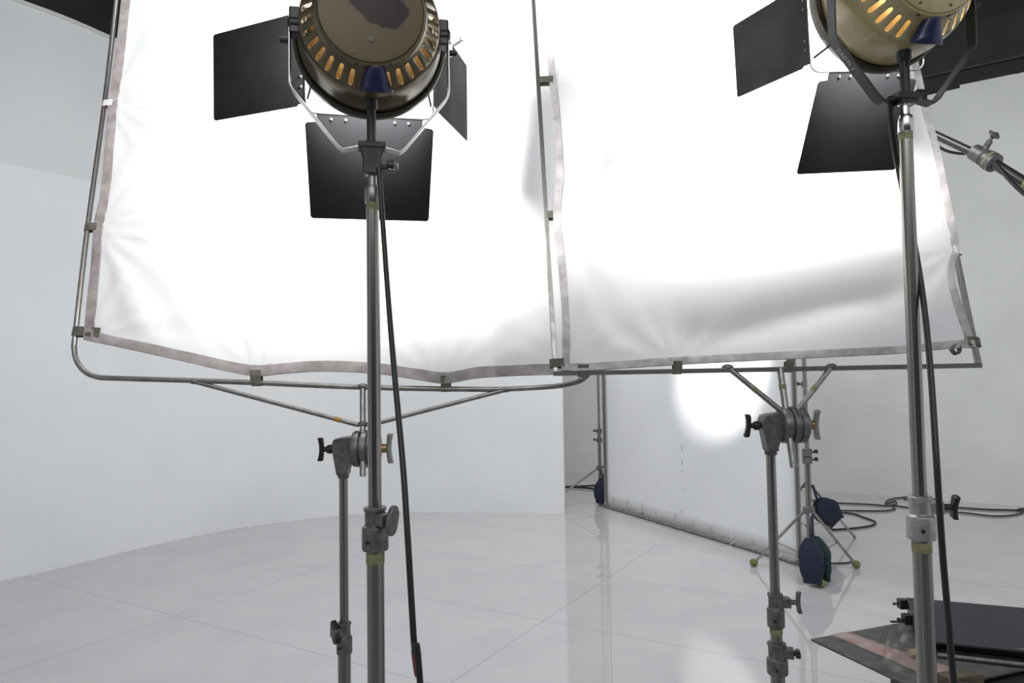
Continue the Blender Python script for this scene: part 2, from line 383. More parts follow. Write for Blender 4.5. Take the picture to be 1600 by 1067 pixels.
def collar(t, c, r1, r2, zt, zb, m, knob=None, km=None, step=.5, extra=None):
    """casting clamped round the pole at c, from zt down to zb; knob = (axis, reach, kind, size...)"""
    zm = zt+(zb-zt)*step
    mb = MB().lathe([(r1*.93, zb), (r2, zb), (r2*1.03, zb+.004), (r2*1.03, zm-.006), (r2*.98, zm-.002), (r1, zm), (r1, zt-.008), (r1*1.12, zt-.006), (r1*1.12, zt), (r1*.8, zt)], (c.x, c.y, 0), n=28)
    if knob:
        ax = V(knob[0]).normalized(); zk = zt-(zt-zm)*.62; kc = V((c.x, c.y, zk))
        mb.box(kc+ax*(r1+.006), (.024, .024, .022), Matrix.Rotation(math.atan2(ax.y, ax.x), 3, 'Z'))
    hole = MB().cyl(V((c.x-.4*r2, c.y-r2*.98, (zm+zb)/2-.004)), V((c.x-.42*r2, c.y-r2*1.05, (zm+zb)/2-.004)), .0035, n=10)
    o = mb.build('collar', m, t, bevel=.0012)
    hole.build('screw_hole', m_plastic, o)
    if knob:
        k = MB(); k.cyl(kc+ax*(r1+.012), kc+ax*(knob[1]), .006, n=12)
        if knob[2] == 'bar': knob_bar(k, kc+ax*knob[1], ax, knob[3], .017, .012, knob[4])
        else: knob_oval(k, kc+ax*(knob[1]), ax, knob[3], knob[3]*.48, .011, knob[4])
        k.build('knob', km or m_plastic, o, bevel=.0025)
    return o
def tape(t, c, r, z, h, m=m_ytape):
    MB().lathe([(r*.98, z-h/2), (r*1.03, z-h/2), (r*1.03, z+h/2), (r*.98, z+h/2)], (c.x, c.y, 0), n=24).build('tape_band', m, t)

def lamp_stand(label, px, py_top, D, z_mid, knob, kind, angs, pale=False):
    p = P(px, py_top, D); c = V((p.x, p.y, 0)); t = thing('light_stand', label, 'light stand', c, 0, 'lamp stands in front')
    zt = p.z
    # top spigot and nut
    MB().lathe([(.0085, zt), (.0085, zt+.006), (.0065, zt+.010), (.0075, zt-.0), ] if 0 else [(.0135, zt-.032), (.0145, zt-.030), (.0145, zt-.006), (.0125, zt-.001), (.0095, zt), (.0085, zt+.004), (.0085, zt+.018), (.0115, zt+.020), (.0115, zt+.026), (.006, zt+.027)], (c.x, c.y, 0), n=28).build('top_nut', m_chrome if pale else m_tube, t, label='bright collar nut at the pole top')
    tape(t, c, .0122, zt-.040, .013)
    MB().cyl(c+V((0, 0, z_mid-.03)), c+V((0, 0, zt-.028)), .0122, n=28).build('upper_pole', m_pole, t)
    collar(t, c, .0185, .0235, z_mid+.004, z_mid-.074, m_castlt if pale else m_cast, knob, None if kind else m_cast, .42)
    tape(t, c, .0163, z_mid-.088, .018)
    MB().cyl(c+V((0, 0, .42)), c+V((0, 0, z_mid-.07)), .0160, n=28).build('lower_pole', m_pole, t)
    MB().cyl(c+V((0, 0, .10)), c+V((0, 0, .44)), .0175, n=24).build('base_tube', m_pole, t)
    MB().lathe([(.02, .40), (.03, .405), (.03, .45), (.02, .455)], c, n=24).build('leg_hub', m_cast, t)
    tripod(t, c, .43, .50, angs, .011, m_pole, .14)
    return t, c, zt
DL = 1.30
zk = P(588, 795, DL).z
lampstandL, cL, zL = lamp_stand('steel light stand holding the left lamp, oval knob on its collar', 582, 291, DL, zk, (V((.74, -.67, 0)), .050, 'oval', .054, R(-12)), 0, (95, 215, 335))
zk = P(1445, 778, DL).z
lampstandR, cR, zR = lamp_stand('steel light stand holding the right lamp, black winged knob on its pale collar', 1413.5, 181, DL, zk, (V((1, -.1, 0)), .058, 'bar', .044, R(14)), 1, (85, 205, 325), True)

def grip_stand(label, D, pole_px, pole_py, knobs, head_px, blacktilt, pin_px, group_y, angs):
    """steel riser stand with grip head at its top"""
    p = P(pole_px, pole_py, D); c = V((p.x, p.y, 0)); t = thing('grip_stand', label, 'grip stand', c, 0, 'grip stands holding the silk frames'); zt = p.z
    r = .0112
    zlow = None
    z1, kn1 = knobs[0]
    MB().cyl(c+V((0, 0, z1-.02)), c+V((0, 0, zt)), r, n=24).build('upper_pole', m_pole, t)
    collar(t, c, .0158, .0195, z1, z1-.078, m_cast, kn1, m_plastic if kn1[2] == 'oval' else m_cast, .42)
    tape(t, c, .0142, z1-.088, .014)
    if len(knobs) > 1:
        z2, kn2 = knobs[1]
        MB().cyl(c+V((0, 0, z2-.02)), c+V((0, 0, z1-.07)), .0135, n=24).build('middle_pole', m_pole, t)
        collar(t, c, .0195, .0235, z2, z2-.072, m_cast, kn2, m_plastic, .48)
        zz = z2-.07
    else: zz = z1-.075
    MB().cyl(c+V((0, 0, .08)), c+V((0, 0, zz)), .0165, n=24).build('lower_pole', m_pole, t)
    MB().lathe([(.018, .27), (.03, .275), (.03, .32), (.018, .325)], c, n=24).build('leg_hub', m_cast, t)
    tripod(t, c, .29, .42, angs, .0105, m_pole, .1, brace=False)
    # grip head: neck casting on the pole, disc stack along X, two winged knobs
    s = D/F                                              # metres per pixel at this distance
    hc = c+V((0, 0, zt))
    z0 = zt+.068*1.0
    cz = zt+48*s
    hb = MB().lathe([(.013, -.012), (.0145, -.010), (.0145, .006), (.013, .008)], hc, n=24)
    # tapered neck: pole to body
    poly = [(-.010, 0), (.012, 0), (.020, 16*s), (.030, 26*s), (.045, 28*s), (.045, 60*s), (-.010, 60*s), (-.020, 52*s), (-.026, 40*s)]
    poly = [(-8*s, -1*s), (9*s, -1*s), (9*s, 6*s), (13*s, 17*s), (22*s, 21*s), (22*s, 59*s), (-4*s, 56*s), (-12*s, 54*s), (-16*s, 44*s)]
    hb.prism(poly, hc, (1, 0, 0), (0, 0, 1), 26*s)
    head = hb.build('grip_head', m_cast, t, bevel=.003, label='grey cast grip head with stacked clamping discs')
    cy = V((hc.x, hc.y, cz-10*s))
    ax = V((1, 0, 0))
    d1 = MB().lathe([(18*s, 14*s), (26*s, 16*s), (28*s, 19*s), (28*s, 27*s), (24*s, 28*s), (24*s, 30*s), (29*s, 31*s), (29*s, 39*s), (25*s, 40*s), (25*s, 42*s), (28*s, 43*s), (28*s, 52*s), (20*s, 57*s), (10*s, 58*s)], cy, ax, 36)
    d1.build('clamping_disc', m_cast, head, bevel=.001)
    MB().cyl(cy+ax*56*s, cy+ax*68*s, 7*s, n=20).build('brass_washer', m_brass, head, label='brass washer behind the knob')
    k = MB().cyl(cy+ax*62*s, cy+ax*70*s, 4*s, n=16); knob_bar(k, cy+ax*71*s, ax, 46*s, .016, 11*s, R(4)); k.build('clamp_knob', m_castlt, head, bevel=.0025, label='silver winged knob')
    k = MB().cyl(cy-ax*12*s, cy-ax*31*s, 4*s, n=16); k.lathe([(5*s, -26*s), (7*s, -24*s), (7*s, -17*s), (5*s, -16*s)], cy, ax, 16)
    knob_bar(k, cy-ax*33*s, -ax, 36*s, .014, 10*s, blacktilt); k.build('clamp_knob', m_plastic, head, bevel=.0025, label='black winged knob')
    return t, c, cy, s
D1 = 1.83
g1, cg1, hc1, s1 = grip_stand('steel grip stand under the left silk frame, clamping its centre pin', D1, 536.5, 740, [(P(540, 972, D1).z, (V((-.75, -.66, 0)), .026, 'oval', .058, R(16)))], None, R(2), None, None, (100, 220, 340))
D2 = 1.70
g2, cg2, hc2, s2 = grip_stand('steel grip stand under the right silk frame with two knobs low on its pole', D2, 1204, 703, [(P(1210, 927, D2).z, (V((1, -.1, 0)), .052, 'bar', .050, R(-6))), (P(1212, 1004, D2).z, (V((1, -.3, 0)), .046, 'oval', .045, R(84)))], None, R(-16), None, None, (70, 190, 310))

# ------------------------------------------------------------------ silk frames
TAU = R(15.5)
VV = V((0, math.sin(TAU), math.cos(TAU))); NP = V((0, -math.cos(TAU), math.sin(TAU)))   # NP faces the camera
def tie_loop(mb, a, b, wdir, width, off):
    """webbing tab from cloth point a round the tube at b"""
    a, b = V(a), V(b); dr = (b-a).normalized()
    rr = .0075
    pts = [a+off, b-dr*rr*.3+NP*rr, b+dr*rr+NP*rr*.3, b+dr*rr-NP*rr*.6, b-NP*rr*1.1, a-off*.6]
    mb.strap(pts, wdir, width, .0015)
def frame_tube(mb, pts, r, sq=False): mb.tube(pts, r, 12, True, sq)
O1 = P(567, 605, 1.85)
def q1(px, py, lift=0): return onplane(px, py, O1, NP)+NP*lift
O2 = P(1220, 577, 1.72)
def q2(px, py, lift=0): return onplane(px, py, O2, NP)+NP*lift
# frame 1
t1 = thing('butterfly_frame', 'round-cornered steel tube frame of the left silk', 'frame', (hc1.x+35*s1, hc1.y, hc1.z-.06))
bl = [(180, 591), (152, 589), (132, 580), (120, 564), (116, 545), (118, 520), (137, 355), (163, 165), (182, 0)]
btm = [(300, 594.5), (400, 598), (500, 602.5), (567, 605), (680, 607.5), (780, 608), (860, 604), (893, 599), (911, 592), (920, 581), (921, 560)]
left = [q1(x, y) for x, y in bl]; right = [q1(x, y) for x, y in btm]
topz = 1.36
lt = left[-1]; ldir = (left[-1]-left[-3]).normalized()
Ltop = left[-1]+ldir*.42; Rtop = right[-1]+VV*((Ltop-right[-1]).dot(VV))
path = [Rtop]+list(reversed(right))+left+[Ltop]
sp = []
for i, p in enumerate(path): sp.append(p)
path = smooth(path[1:-1], 5)
path = [Rtop]+path+[Ltop]
mb = MB(); frame_tube(mb, path, .0070); mb.tube([Ltop, Rtop], .0070, 12)
mb.build('frame_tube', m_tube, t1)
for a, b in (((303, 596), (560, 664)), ((790, 609), (574, 665))):
    o = MB().tube([q1(*a), q1(*b)], .0060, 12).build('brace', m_tube, t1)
    pa, pb = q1(*a), q1(*b)
    MB().ball(pa, .009, 12, (1.5, .9, .8)).build('weld', m_cast, o)
    if a[0] < 500: MB().tube([pa.lerp(pb, .86), pa.lerp(pb, .90)], .0064, 12).build('tape_band', m_otape, o)
pinb = q1(567, 744); pint = q1(567, 605)
MB().tube([pint, pinb], .0082, 16).build('centre_pin', m_tube, t1)
MB().lathe([(.008, -.006), (.012, -.004), (.013, .004), (.008, .007)], q1(567, 663), VV, 16).build('weld', m_cast, t1)
MB().ball(q1(567, 604), .011, 12, (1.5, 1, .8)).build('weld', m_cast, t1)
# frame 2 (square tube, mitred corners)
t2 = thing('butterfly_frame', 'square-cornered steel tube frame of the right silk', 'frame', (hc2.x+35*s2, hc2.y, hc2.z-.06))
cBL, cBR = q2(868, 583.5), q2(1529, 571)
uR = (q2(1432, 95)-cBR).normalized(); uL = (q2(833, 0)-cBL).normalized()
hh = 1.25
tL, tR = cBL+uL*hh, cBR+uR*hh
fm = MB()
rr = .0058
def sqbar(mb, a, b, r): mb.tube([a, b], r, sq=True)
ex = (cBR-cBL).normalized()*rr
sqbar(fm, cBL-ex, cBR+ex, rr); sqbar(fm, cBL, tL, rr); sqbar(fm, cBR, tR, rr); sqbar(fm, tL-ex, tR+ex, rr)
fm.build('frame_tube', m_tube, t2, bevel=.001)
for a, b, r in (((1137, 574), (1233, 652), .0066), ((1299, 573), (1238, 651), .0066)):
    pa, pb = q2(*a), q2(*b); o = MB().tube([pa, pb], r, 14).build('brace', m_tube, t2)
    MB().ball(pa, .010, 12, (1.5, .9, .8)).build('weld', m_cast, o)
    MB().tube([pa.lerp(pb, .42), pa.lerp(pb, .49)], r*1.05, 14).build('tape_band', m_ytape, o)
pa, pb = q2(1219, 576), q2(1240, 730)
MB().tube([pa, pb], .0080, 16).build('centre_pin', m_tube, t2)
MB().tube([pa.lerp(pb, .17), pa.lerp(pb, .22)], .0086, 16).build('tape_band', m_ytape, t2)

def silk(name, label, fn, L, Rr, Bt, Tp, ties, hemw, mhem, lift, amp, ntie_m=m_tie):
    """Coons patch between four boundary polylines (L, R bottom->top; B, T left->right)"""
    def samp(c, t):
        n = len(c)-1; x = min(max(t, 0), 1)*n; i = min(int(x), n-1); return c[i].lerp(c[i+1], x-i)
    def arc(c):
        c = smooth(c, 10); Ls = [0]
        for i in range(1, len(c)): Ls.append(Ls[-1]+(c[i]-c[i-1]).length)
        out = []; j = 0; N = 200
        for k in range(N+1):
            tt = Ls[-1]*k/N
            while j < len(Ls)-2 and Ls[j+1] < tt: j += 1
            out.append(c[j].lerp(c[j+1], (tt-Ls[j])/max(Ls[j+1]-Ls[j], 1e-9)))
        return out
    L, Rr, Bt, Tp = arc(L), arc(Rr), arc(Bt), arc(Tp)
    c00, c10, c01, c11 = Bt[0], Bt[-1], Tp[0], Tp[-1]
    rnd = random.Random(hash(name) % 1000 if 0 else 11); tp = [(V(a), rnd.uniform(0, 6), rnd.randint(11, 17)) for a in ties]
    e1 = V((1, 0, 0))
    def disp(p, s, t):
        w = 0
        for (a, ph, k) in tp:
            dv = p-a; dd = dv.length+.012; ang = math.atan2(dv.dot(VV), dv.x)
            w += amp*math.sin(k*ang+ph+2*dd)*math.exp(-dd/.15)*min(1, dd/.035)
        w += .004*math.sin(9*s+3*t+1)*math.sin(7*t+2*s)
        w += .0045*math.sin(44*(s*1.0+t*.75)+2*math.sin(5*s))*math.exp(-t/.16)*min(1, t/.04)*(.5+.5*math.sin(6*s+1))
        edge = min(s, 1-s, t, 1-t)
        return w*min(1, .25+edge*14)
    def S(s, t):
        b, tt, l, r = samp(Bt, s), samp(Tp, s), samp(L, t), samp(Rr, t)
        p = b*(1-t)+tt*t+l*(1-s)+r*s-(c00*(1-s)*(1-t)+c10*s*(1-t)+c01*(1-s)*t+c11*s*t)
        return p+NP*(disp(p, s, t)+lift)
    N = 110; vs = [S(i/N, j/N) for j in range(N+1) for i in range(N+1)]
    fs = [(j*(N+1)+i, j*(N+1)+i+1, (j+1)*(N+1)+i+1, (j+1)*(N+1)+i) for j in range(N) for i in range(N)]
    base = S(.5, 0); t = thing(name, label, 'silk', base, 0, 'diffusion silks')
    MB().add(vs, fs).build('silk_cloth', m_silk, t, ang=180)
    W = (c10-c00).length; Hh = (c01-c00).length
    mb = MB()
    def strip(f, N=160):
        vs = []; fs = []
        for i in range(N+1):
            a, b = f(i/N, 0), f(i/N, .5); c_ = f(i/N, 1)
            vs += [a+NP*.0030, b+NP*.0038, c_+NP*.0030, c_-NP*.0028, a-NP*.0028]
        for i in range(N):
            for k in range(5): fs.append((i*5+k, i*5+(k+1) % 5, (i+1)*5+(k+1) % 5, (i+1)*5+k))
        mb.add(vs, fs)
    hw, hv = hemw/W, hemw/Hh
    strip(lambda q, k: S(k*hw, q)); strip(lambda q, k: S(1-k*hw, q)); strip(lambda q, k: S(q, k*hv)); strip(lambda q, k: S(q, 1-k*hv))
    mb.build('hem', mhem, t, ang=60, label='dirty stitched hem tape round the edge')
    return t, S
def chain(f, pts): return [f(*p) for p in pts]
# left silk
f1 = q1
L1 = chain(f1, [(133, 532), (139, 470), (145, 410), (149, 356), (160, 300), (166, 230), (171, 165), (182, 90), (192, 0)])
ext = (L1[-1]-L1[-3]).normalized(); L1.append(L1[-1]+ext*.2); L1.append(L1[-2]+ext*.38)
B1 = chain(f1, [(133, 532), (200, 546), (290, 566), (352, 580), (400, 588), (450, 584), (510, 581), (590, 585), (650, 594), (697, 600), (745, 592), (810, 588), (868, 586), (908, 583)])
R1 = [B1[-1]+VV*q for q in (0, .3, .6, .9)]; R1.append(B1[-1]+VV*((L1[-1]-B1[-1]).dot(VV)))
T1 = [L1[-1].lerp(R1[-1], q)-VV*.01*math.sin(q*math.pi*3)**2 for q in [i/8 for i in range(9)]]
tiesL = [((133, 532), (117, 520)), ((149, 356), (137, 356)), ((171, 163), (162.5, 163))]
s_1, S1 = silk('diffusion_silk', 'large white diffusion silk tied into the round-cornered left frame', f1, L1, R1, B1, T1, [f1(*a) for a, b in tiesL]+[f1(400, 588), f1(697, 600), f1(908, 583)], .027, m_hem, .006, .006)
def tab(par, f, a, b, wdir, width, m=m_tie, big=False):
    mb = MB(); tie_loop(mb, f(*a)+(f(*a)-f(*b)).normalized()*.004, f(*b), wdir, width, NP*.011); mb.build('tie_tab', m, par, label='khaki webbing tab looped round the frame')
tab(s_1, f1, (157, 521), (118, 518), VV, .026); tab(s_1, f1, (152, 356), (137, 356), VV, .022); tab(s_1, f1, (176, 163), (163, 163), VV, .020, m_white)
X = V((1, 0, 0))
tab(s_1, f1, (401, 582), (401, 598), X, .028); tab(s_1, f1, (697, 591), (697, 607), X, .026)
# right silk
f2 = q2
L2 = chain(f2, [(877, 580), (878, 500), (870, 400), (864, 337), (869, 270), (864, 190), (858, 127), (851, 60), (841, 0)])
ext = (L2[-1]-L2[-3]).normalized(); L2.append(L2[-1]+ext*.12); L2.append(L2[-2]+ext*.22)
B2 = chain(f2, [(877, 580), (905, 581), (970, 577), (1058, 571), (1150, 566), (1232, 562), (1320, 558), (1400, 554), (1470, 547), (1521, 543)])
R2 = chain(f2, [(1521, 543), (1511, 510), (1494, 460), (1488, 420), (1496, 388), (1482, 320), (1466, 240), (1450, 180), (1432, 100)])
ext = (R2[-1]-R2[-3]).normalized(); R2.append(R2[-1]+ext*.18)
dv = (L2[-1]-B2[0]).dot(VV); R2.append(R2[-1]+ext*max(.05, (dv-(R2[-1]-B2[0]).dot(VV))))
T2 = [L2[-1].lerp(R2[-1], q)-VV*.008*math.sin(q*math.pi*3)**2 for q in [i/8 for i in range(9)]]
s_2, S2 = silk('diffusion_silk', 'white diffusion silk in the square-cornered right frame, its right edge puckered', f2, L2, R2, B2, T2, [f2(*a) for a in ((877, 580), (864, 337), (858, 127), (1058, 571), (1521, 543), (1496, 388), (1432, 100))], .019, m_hem2, .007, .006)
tab(s_2, f2, (879, 568), (864, 568), VV, .021); tab(s_2, f2, (867, 337), (856, 337), VV, .020); tab(s_2, f2, (862, 127), (843, 127), VV, .020)
tab(s_2, f2, (911, 574), (911, 583), X, .026); tab(s_2, f2, (1058, 568), (1058, 579), X, .022); tab(s_2, f2, (1232, 566), (1232, 576), X, .018)
tab(s_2, f2, (1511, 535), (1526, 535), VV, .024); tab(s_2, f2, (1490, 392), (1497, 392), VV, .022, m_white)
lp = [f2(1487, 540, .012), f2(1481, 549, .016), f2(1490, 556, .012), f2(1497, 548, .006), f2(1494, 540, .006)]
MB().strap(smooth(lp, 5), X.lerp(NP, .7), .012, .0015).build('loose_tab', m_tie, s_2, label='loose khaki tab hanging below the hem')

# ------------------------------------------------------------------ lamps
def lamp(label, c, zs, piv, yaw, pitch, m_body, m_pl, doors, barn_roll=0, mdoor=m_door):
    """piv = world point between the yoke arms; yaw turns the beam, +Y is straight ahead"""
    base = V((c.x, c.y, zs+.016))
    t = thing('studio_lamp', label, 'studio lamp', base, yaw, 'studio lamps lighting the silks')
    LM = WM[t].inverted() @ piv                     # pivot in the lamp's own frame
    T = Matrix.Translation(LM) @ Matrix.Rotation(pitch, 4, 'X')
    YT = Matrix.Translation(LM)
    # --- housing: shoulder ring with vents, then the bowl
    n = 160; NV = 32
    rows = [(.0925, -.083), (.0945, -.0835), (.0960, -.082), (.0985, -.070), (.1015, -.0655), (.1025, -.0645), (.1048, -.0612), (.1200, -.0425), (.1226, -.0385), (.1245, -.0355), (.1265, -.031), (.1300, -.018), (.1330, .004), (.1355, .030), (.1370, .052)]
    vs = []; fs = []
    for i, (r, y) in enumerate(rows):
        for k in range(n):
            kk = k
            off = 0
            if i in (5, 8):
                if k % 5 == 1: off = .55
                if k % 5 == 3: off = -.55
            a = 2*math.pi*(kk+off)/n; vs.append(V((r*math.sin(a), y, -r*math.cos(a))))
    for i in range(len(rows)-1):
        for k in range(n):
            vent = 5 <= i <= 7 and (k % 5) in (1, 2)
            s_ = (k//5)
            if vent and s_ not in (0, 31): continue
            fs.append((i*n+k, i*n+(k+1) % n, (i+1)*n+(k+1) % n, (i+1)*n+k))
    hs = MB().add(vs, fs).xf(T).build('housing', m_body, t, local=True, ang=30, solidify=.0016, label='round metal lamp housing with a ring of glowing vent slots')
    pl = MB().lathe([(.004, -.0875), (.088, -.0875), (.0915, -.086), (.0925, -.083), (.0925, -.080), (.004, -.080)], (0, 0, 0), (0, 1, 0), 64)
    bp = pl.xf(T).build('back_plate', m_pl, t, local=True, label='round back plate, scorched and stained')
    for (x, z, r) in ((0, -.052, .005), (-.030, -.077, .0022), (.030, -.077, .0022)):
        MB().cyl((x, -.0868, z), (x, -.0892, z), r, n=16).xf(T).build('screw', m_rim, bp, local=True)
    for x in (-.026, .034):
        MB().ball((x, -.078, -math.sqrt(.0955**2-x*x)), .0042, 10).xf(T).build('bolt', m_rim, hs, local=True)
    rm = MB().lathe([(.1365, .048), (.140, .046), (.1445, .050), (.1455, .058), (.1445, .070), (.141, .074), (.1365, .072)], (0, 0, 0), (0, 1, 0), 96, cap=False)
    rm.xf(T).build('front_rim', m_rim, t, local=True, solidify=.0015, label='dark rolled front rim')
    bl = MB().lathe([(.001, -.02), (.010, -.018), (.012, -.01), (.012, .018), (.008, .028), (.001, .03)], (0, 0, 0), (0, 1, 0), 20)
    bl.xf(T @ Matrix.Translation((0, -.045, 0))).build('bulb', m_bulb, t, local=True)
    MB().lathe([(.02, -.078), (.022, -.05), (.016, -.022), (.009, -.02)], (0, 0, 0), (0, 1, 0), 24).xf(T).build('bulb_socket', m_cast, t, local=True)
    rf = MB().lathe([(.022, -.052), (.050, -.047), (.078, -.034), (.100, -.012), (.116, .018), (.122, .040)], (0, 0, 0), (0, 1, 0), 64, cap=False)
    rf.xf(T).build('reflector', m_refl, t, local=True, solidify=.001, label='warm lit reflector bowl inside the housing')
    # --- focus knob at 6 o'clock: blue flared cone with an oval mouth and a bar across
    kM = T @ Matrix.Translation((.008, -.062, -.117)) @ Matrix.Rotation(R(20), 4, 'X') @ Matrix.Scale(1.12, 4)
    ko = []; fsk = []; nk = 28
    prof = [(.006, .035, .6), (.012, .030, .75), (.0155, .020, .8), (.020, .004, .7), (.025, -.008, .65), (.0275, -.012, .62), (.0275, -.016, .6), (.0245, -.016, .6), (.019, .000, .6), (.014, .012, .6)]
    for (r, z, q) in prof:
        for k in range(nk):
            a = 2*math.pi*k/nk; ko.append(V((r*math.cos(a), r*q*math.sin(a), z)))
    for i in range(len(prof)-1):
        for k in range(nk): fsk.append((i*nk+k, i*nk+(k+1) % nk, (i+1)*nk+(k+1) % nk, (i+1)*nk+k))
    fsk += [tuple(range(nk)), tuple(reversed(range((len(prof)-1)*nk, len(prof)*nk)))]
    kb = MB().add(ko, fsk); kb.box((0, 0, -.004), (.003, .026, .018))
    kb.xf(kM).build('focus_knob', m_blue, t, local=True, ang=50, label='blue plastic focus knob')
    # --- yoke
    half = .146
    yp = [(-half, 0, .012), (-half, 0, -.04), (-half, 0, -.112), (-half+.006, 0, -.124), (-.062, 0, -.222), (-.052, 0, -.230), (-.018, 0, -.222), (.018, 0, -.222), (.052, 0, -.230), (.062, 0, -.222), (half-.006, 0, -.124), (half, 0, -.112), (half, 0, -.04), (half, 0, .012)]
    yk = MB().strap(yp, (0, 1, 0), .024, .0032).xf(YT).build('yoke', m_blk if barn_roll else m_yoke, t, local=True, bevel=.0008, label='bent steel strap yoke')
    for sx in (-1, 1):
        k = MB().lathe([(.010, .118), (.016, .120), (.017, .124), (.017, .146), (.011, .150)], (0, 0, 0), (sx, 0, 0), 24)
        k.box((sx*.130, 0, .004), (.032, .030, .050)); k.cyl((sx*.146, 0, -.030), (sx*.164, 0, -.030), .006, n=14)
        k.xf(YT).build('yoke_knob', m_plastic, t, local=True, bevel=.003, label='black plastic tilt knob')
    # wing screw on the barn door clip, right side
    k = MB(); k.box((.150, .03, -.012), (.016, .012, .022)); k.cyl((.156, .03, -.004), (.176, .03, .010), .003, n=10); k.box((.178, .03, .012), (.008, .008, .008))
    k.xf(T).build('clip_screw', m_chrome, t, local=True, bevel=.001)
    # --- tilt post from the bowl down to the yoke, clamp on the stand spigot
    dz = LM.z
    k = MB(); k.cyl((LM.x, LM.y+.0, dz-.125), (LM.x, LM.y, dz-.225), .0085, n=18); k.lathe([(.010, -.150), (.0125, -.146), (.0125, -.120), (.009, -.116)], (LM.x, LM.y, dz), (0, 0, 1), 20)
    k.build('tilt_post', m_blk, t, local=True)
    kk = MB()
    zt = dz-.216; zb = .004
    kk.box((LM.x*.5, LM.y*.5, zt-.004), (.050, .034, .012))
    kk.prism([(-.021, zt-.008), (.021, zt-.008), (.017, (zt+zb)/2), (.0165, zb), (-.0165, zb), (-.017, (zt+zb)/2)], (LM.x*.3, LM.y*.3, 0), (1, 0, 0), (0, 0, 1), .030)
    cl = kk.build('spigot_clamp', m_blk, t, local=True, bevel=.002)
    k = MB().cyl((.014, 0, .020), (.040, 0, .020), .005, n=12); k.lathe([(.004, .026), (.012, .028), (.012, .040), (.008, .043)], (0, 0, .024), (1, 0, 0), 18); k.build('clamp_knob', m_plastic, cl, local=True)
    if not barn_roll: MB().tube([(.030, -.012, .014), (.046, -.012, .014), (.046, -.012, .026)], .0014, 8).build('clamp_lever', m_chrome, cl, local=True, label='thin chrome lever')
    # --- barn doors: square wire frame and four leaves
    BT = T @ Matrix.Translation((0, .105, 0)) @ Matrix.Rotation(barn_roll, 4, 'Y')
    hf = .127; rc = .018; pts = []
    for (cx, cz, a0) in ((hf-rc, hf-rc, 0), (-hf+rc, hf-rc, 90), (-hf+rc, -hf+rc, 180), (hf-rc, -hf+rc, 270)):
        for a in (0, 30, 60, 90): pts.append((cx+rc*math.cos(R(a0+a)), 0, cz+rc*math.sin(R(a0+a))))
    bf = MB().tube(pts, .0018, 8, closed=True)
    for sx in (-1, 1):
        for sz in (-1, 1): bf.tube([(sx*.110, -.062, sz*.088), (sx*.122, -.005, sz*.100)], .0022, 8)
    bf.xf(BT).build('barn_door_frame', m_blk, t, local=True)
    for (side, ang, wide, ln, off, tap) in doors:
        hx = {'l': V((-1, 0, 0)), 'r': V((1, 0, 0)), 'b': V((0, 0, -1)), 't': V((0, 0, 1))}[side]
        al = V((0, 0, 1)) if side in 'lr' else V((1, 0, 0))
        dr = hx*math.cos(R(ang))+V((0, 1, 0))*math.sin(R(ang)); h = hx*hf+al*off
        ww = wide/2; nk_ = ww*.82 if side in 'bt' else ww*.96; neck = .016
        rc2 = .004; tw = ww*tap
        poly = [(-nk_, 0), (nk_, 0), (nk_, neck), (ww-rc2, neck+.002), (ww, neck+.006), (tw, ln-rc2), (tw-rc2, ln), (-tw+rc2, ln), (-tw, ln-rc2), (-ww, neck+.006), (-ww+rc2, neck+.002), (-nk_, neck)]
        dm = MB().prism(poly, h, al, dr, .0018)
        db = dm.xf(BT).build('barn_door', mdoor if side == 'l' else m_door if side != 'r' else m_doorgrey, t, local=True, label={'l': 'black barn door leaf on the left', 'r': 'grey barn door leaf on the right', 'b': 'black barn door leaf hanging below', 't': 'black barn door leaf on top'}[side])
        nrm = al.cross(dr).normalized()
        for q in (-.6, -.38, .38, .6):
            cc = h+al*(q*ww)+dr*.010; MB().cyl(cc-nrm*.0024, cc+nrm*.0024, .0030, n=12).xf(BT).build('rivet', m_cast, db, local=True, bevel=.0008)
    W = WM[t] @ T
    # the lamp's own light: disc across the mouth; points added behind reflector light the vents
    for (nm, y, pw, sz) in (('lamp_beam', -.012, doors_power[0], .105),):
        d = bpy.data.lights.new(nm, 'AREA'); d.shape = 'DISK'; d.size = sz; d.energy = pw; d.color = (1, .985, .96); d.spread = R(160)
        o = bpy.data.objects.new(nm, d); COL.objects.link(o); o.matrix_world = W @ Matrix.Translation((0, y, 0)) @ Matrix.Rotation(R(90), 4, 'X')
    for q in range(4):
        d = bpy.data.lights.new('vent_glow', 'POINT'); d.energy = (.85 if m_pl is m_plate else .5); d.color = (1, .86, .66); d.shadow_soft_size = .01
        o = bpy.data.objects.new('vent_glow', d); COL.objects.link(o); o.matrix_world = W @ Matrix.Translation((.056*math.cos(q*math.pi/2+.78), -.066, .056*math.sin(q*math.pi/2+.78)))
    if m_pl is m_plate:
        m_plate.node_tree.nodes['burn'].inputs['Location'].default_value = T @ V((.006, -.085, .012))
    return t, W
doors_power = [20]
dl = [('b', 23, .257, .212, 0, .965), ('l', 36, .187, .245, -.018, .98), ('r', 66, .187, .26, -.006, .98), ('t', 35, .257, .19, 0, .965)]
lampL, WL = lamp('studio lamp on the left stand, its enamel darkened as backlit, seen from straight behind, with a scorched back plate', cL, zL, P(579, 49, DL), R(12), R(2.2), m_lamp_shaded, m_plate, dl)
dr_ = [('b', 27, .222, .208, .004, 1.06), ('l', 76, .165, .215, -.030, .98), ('r', 70, .187, .24, 0, .98), ('t', 30, .257, .19, 0, .965)]
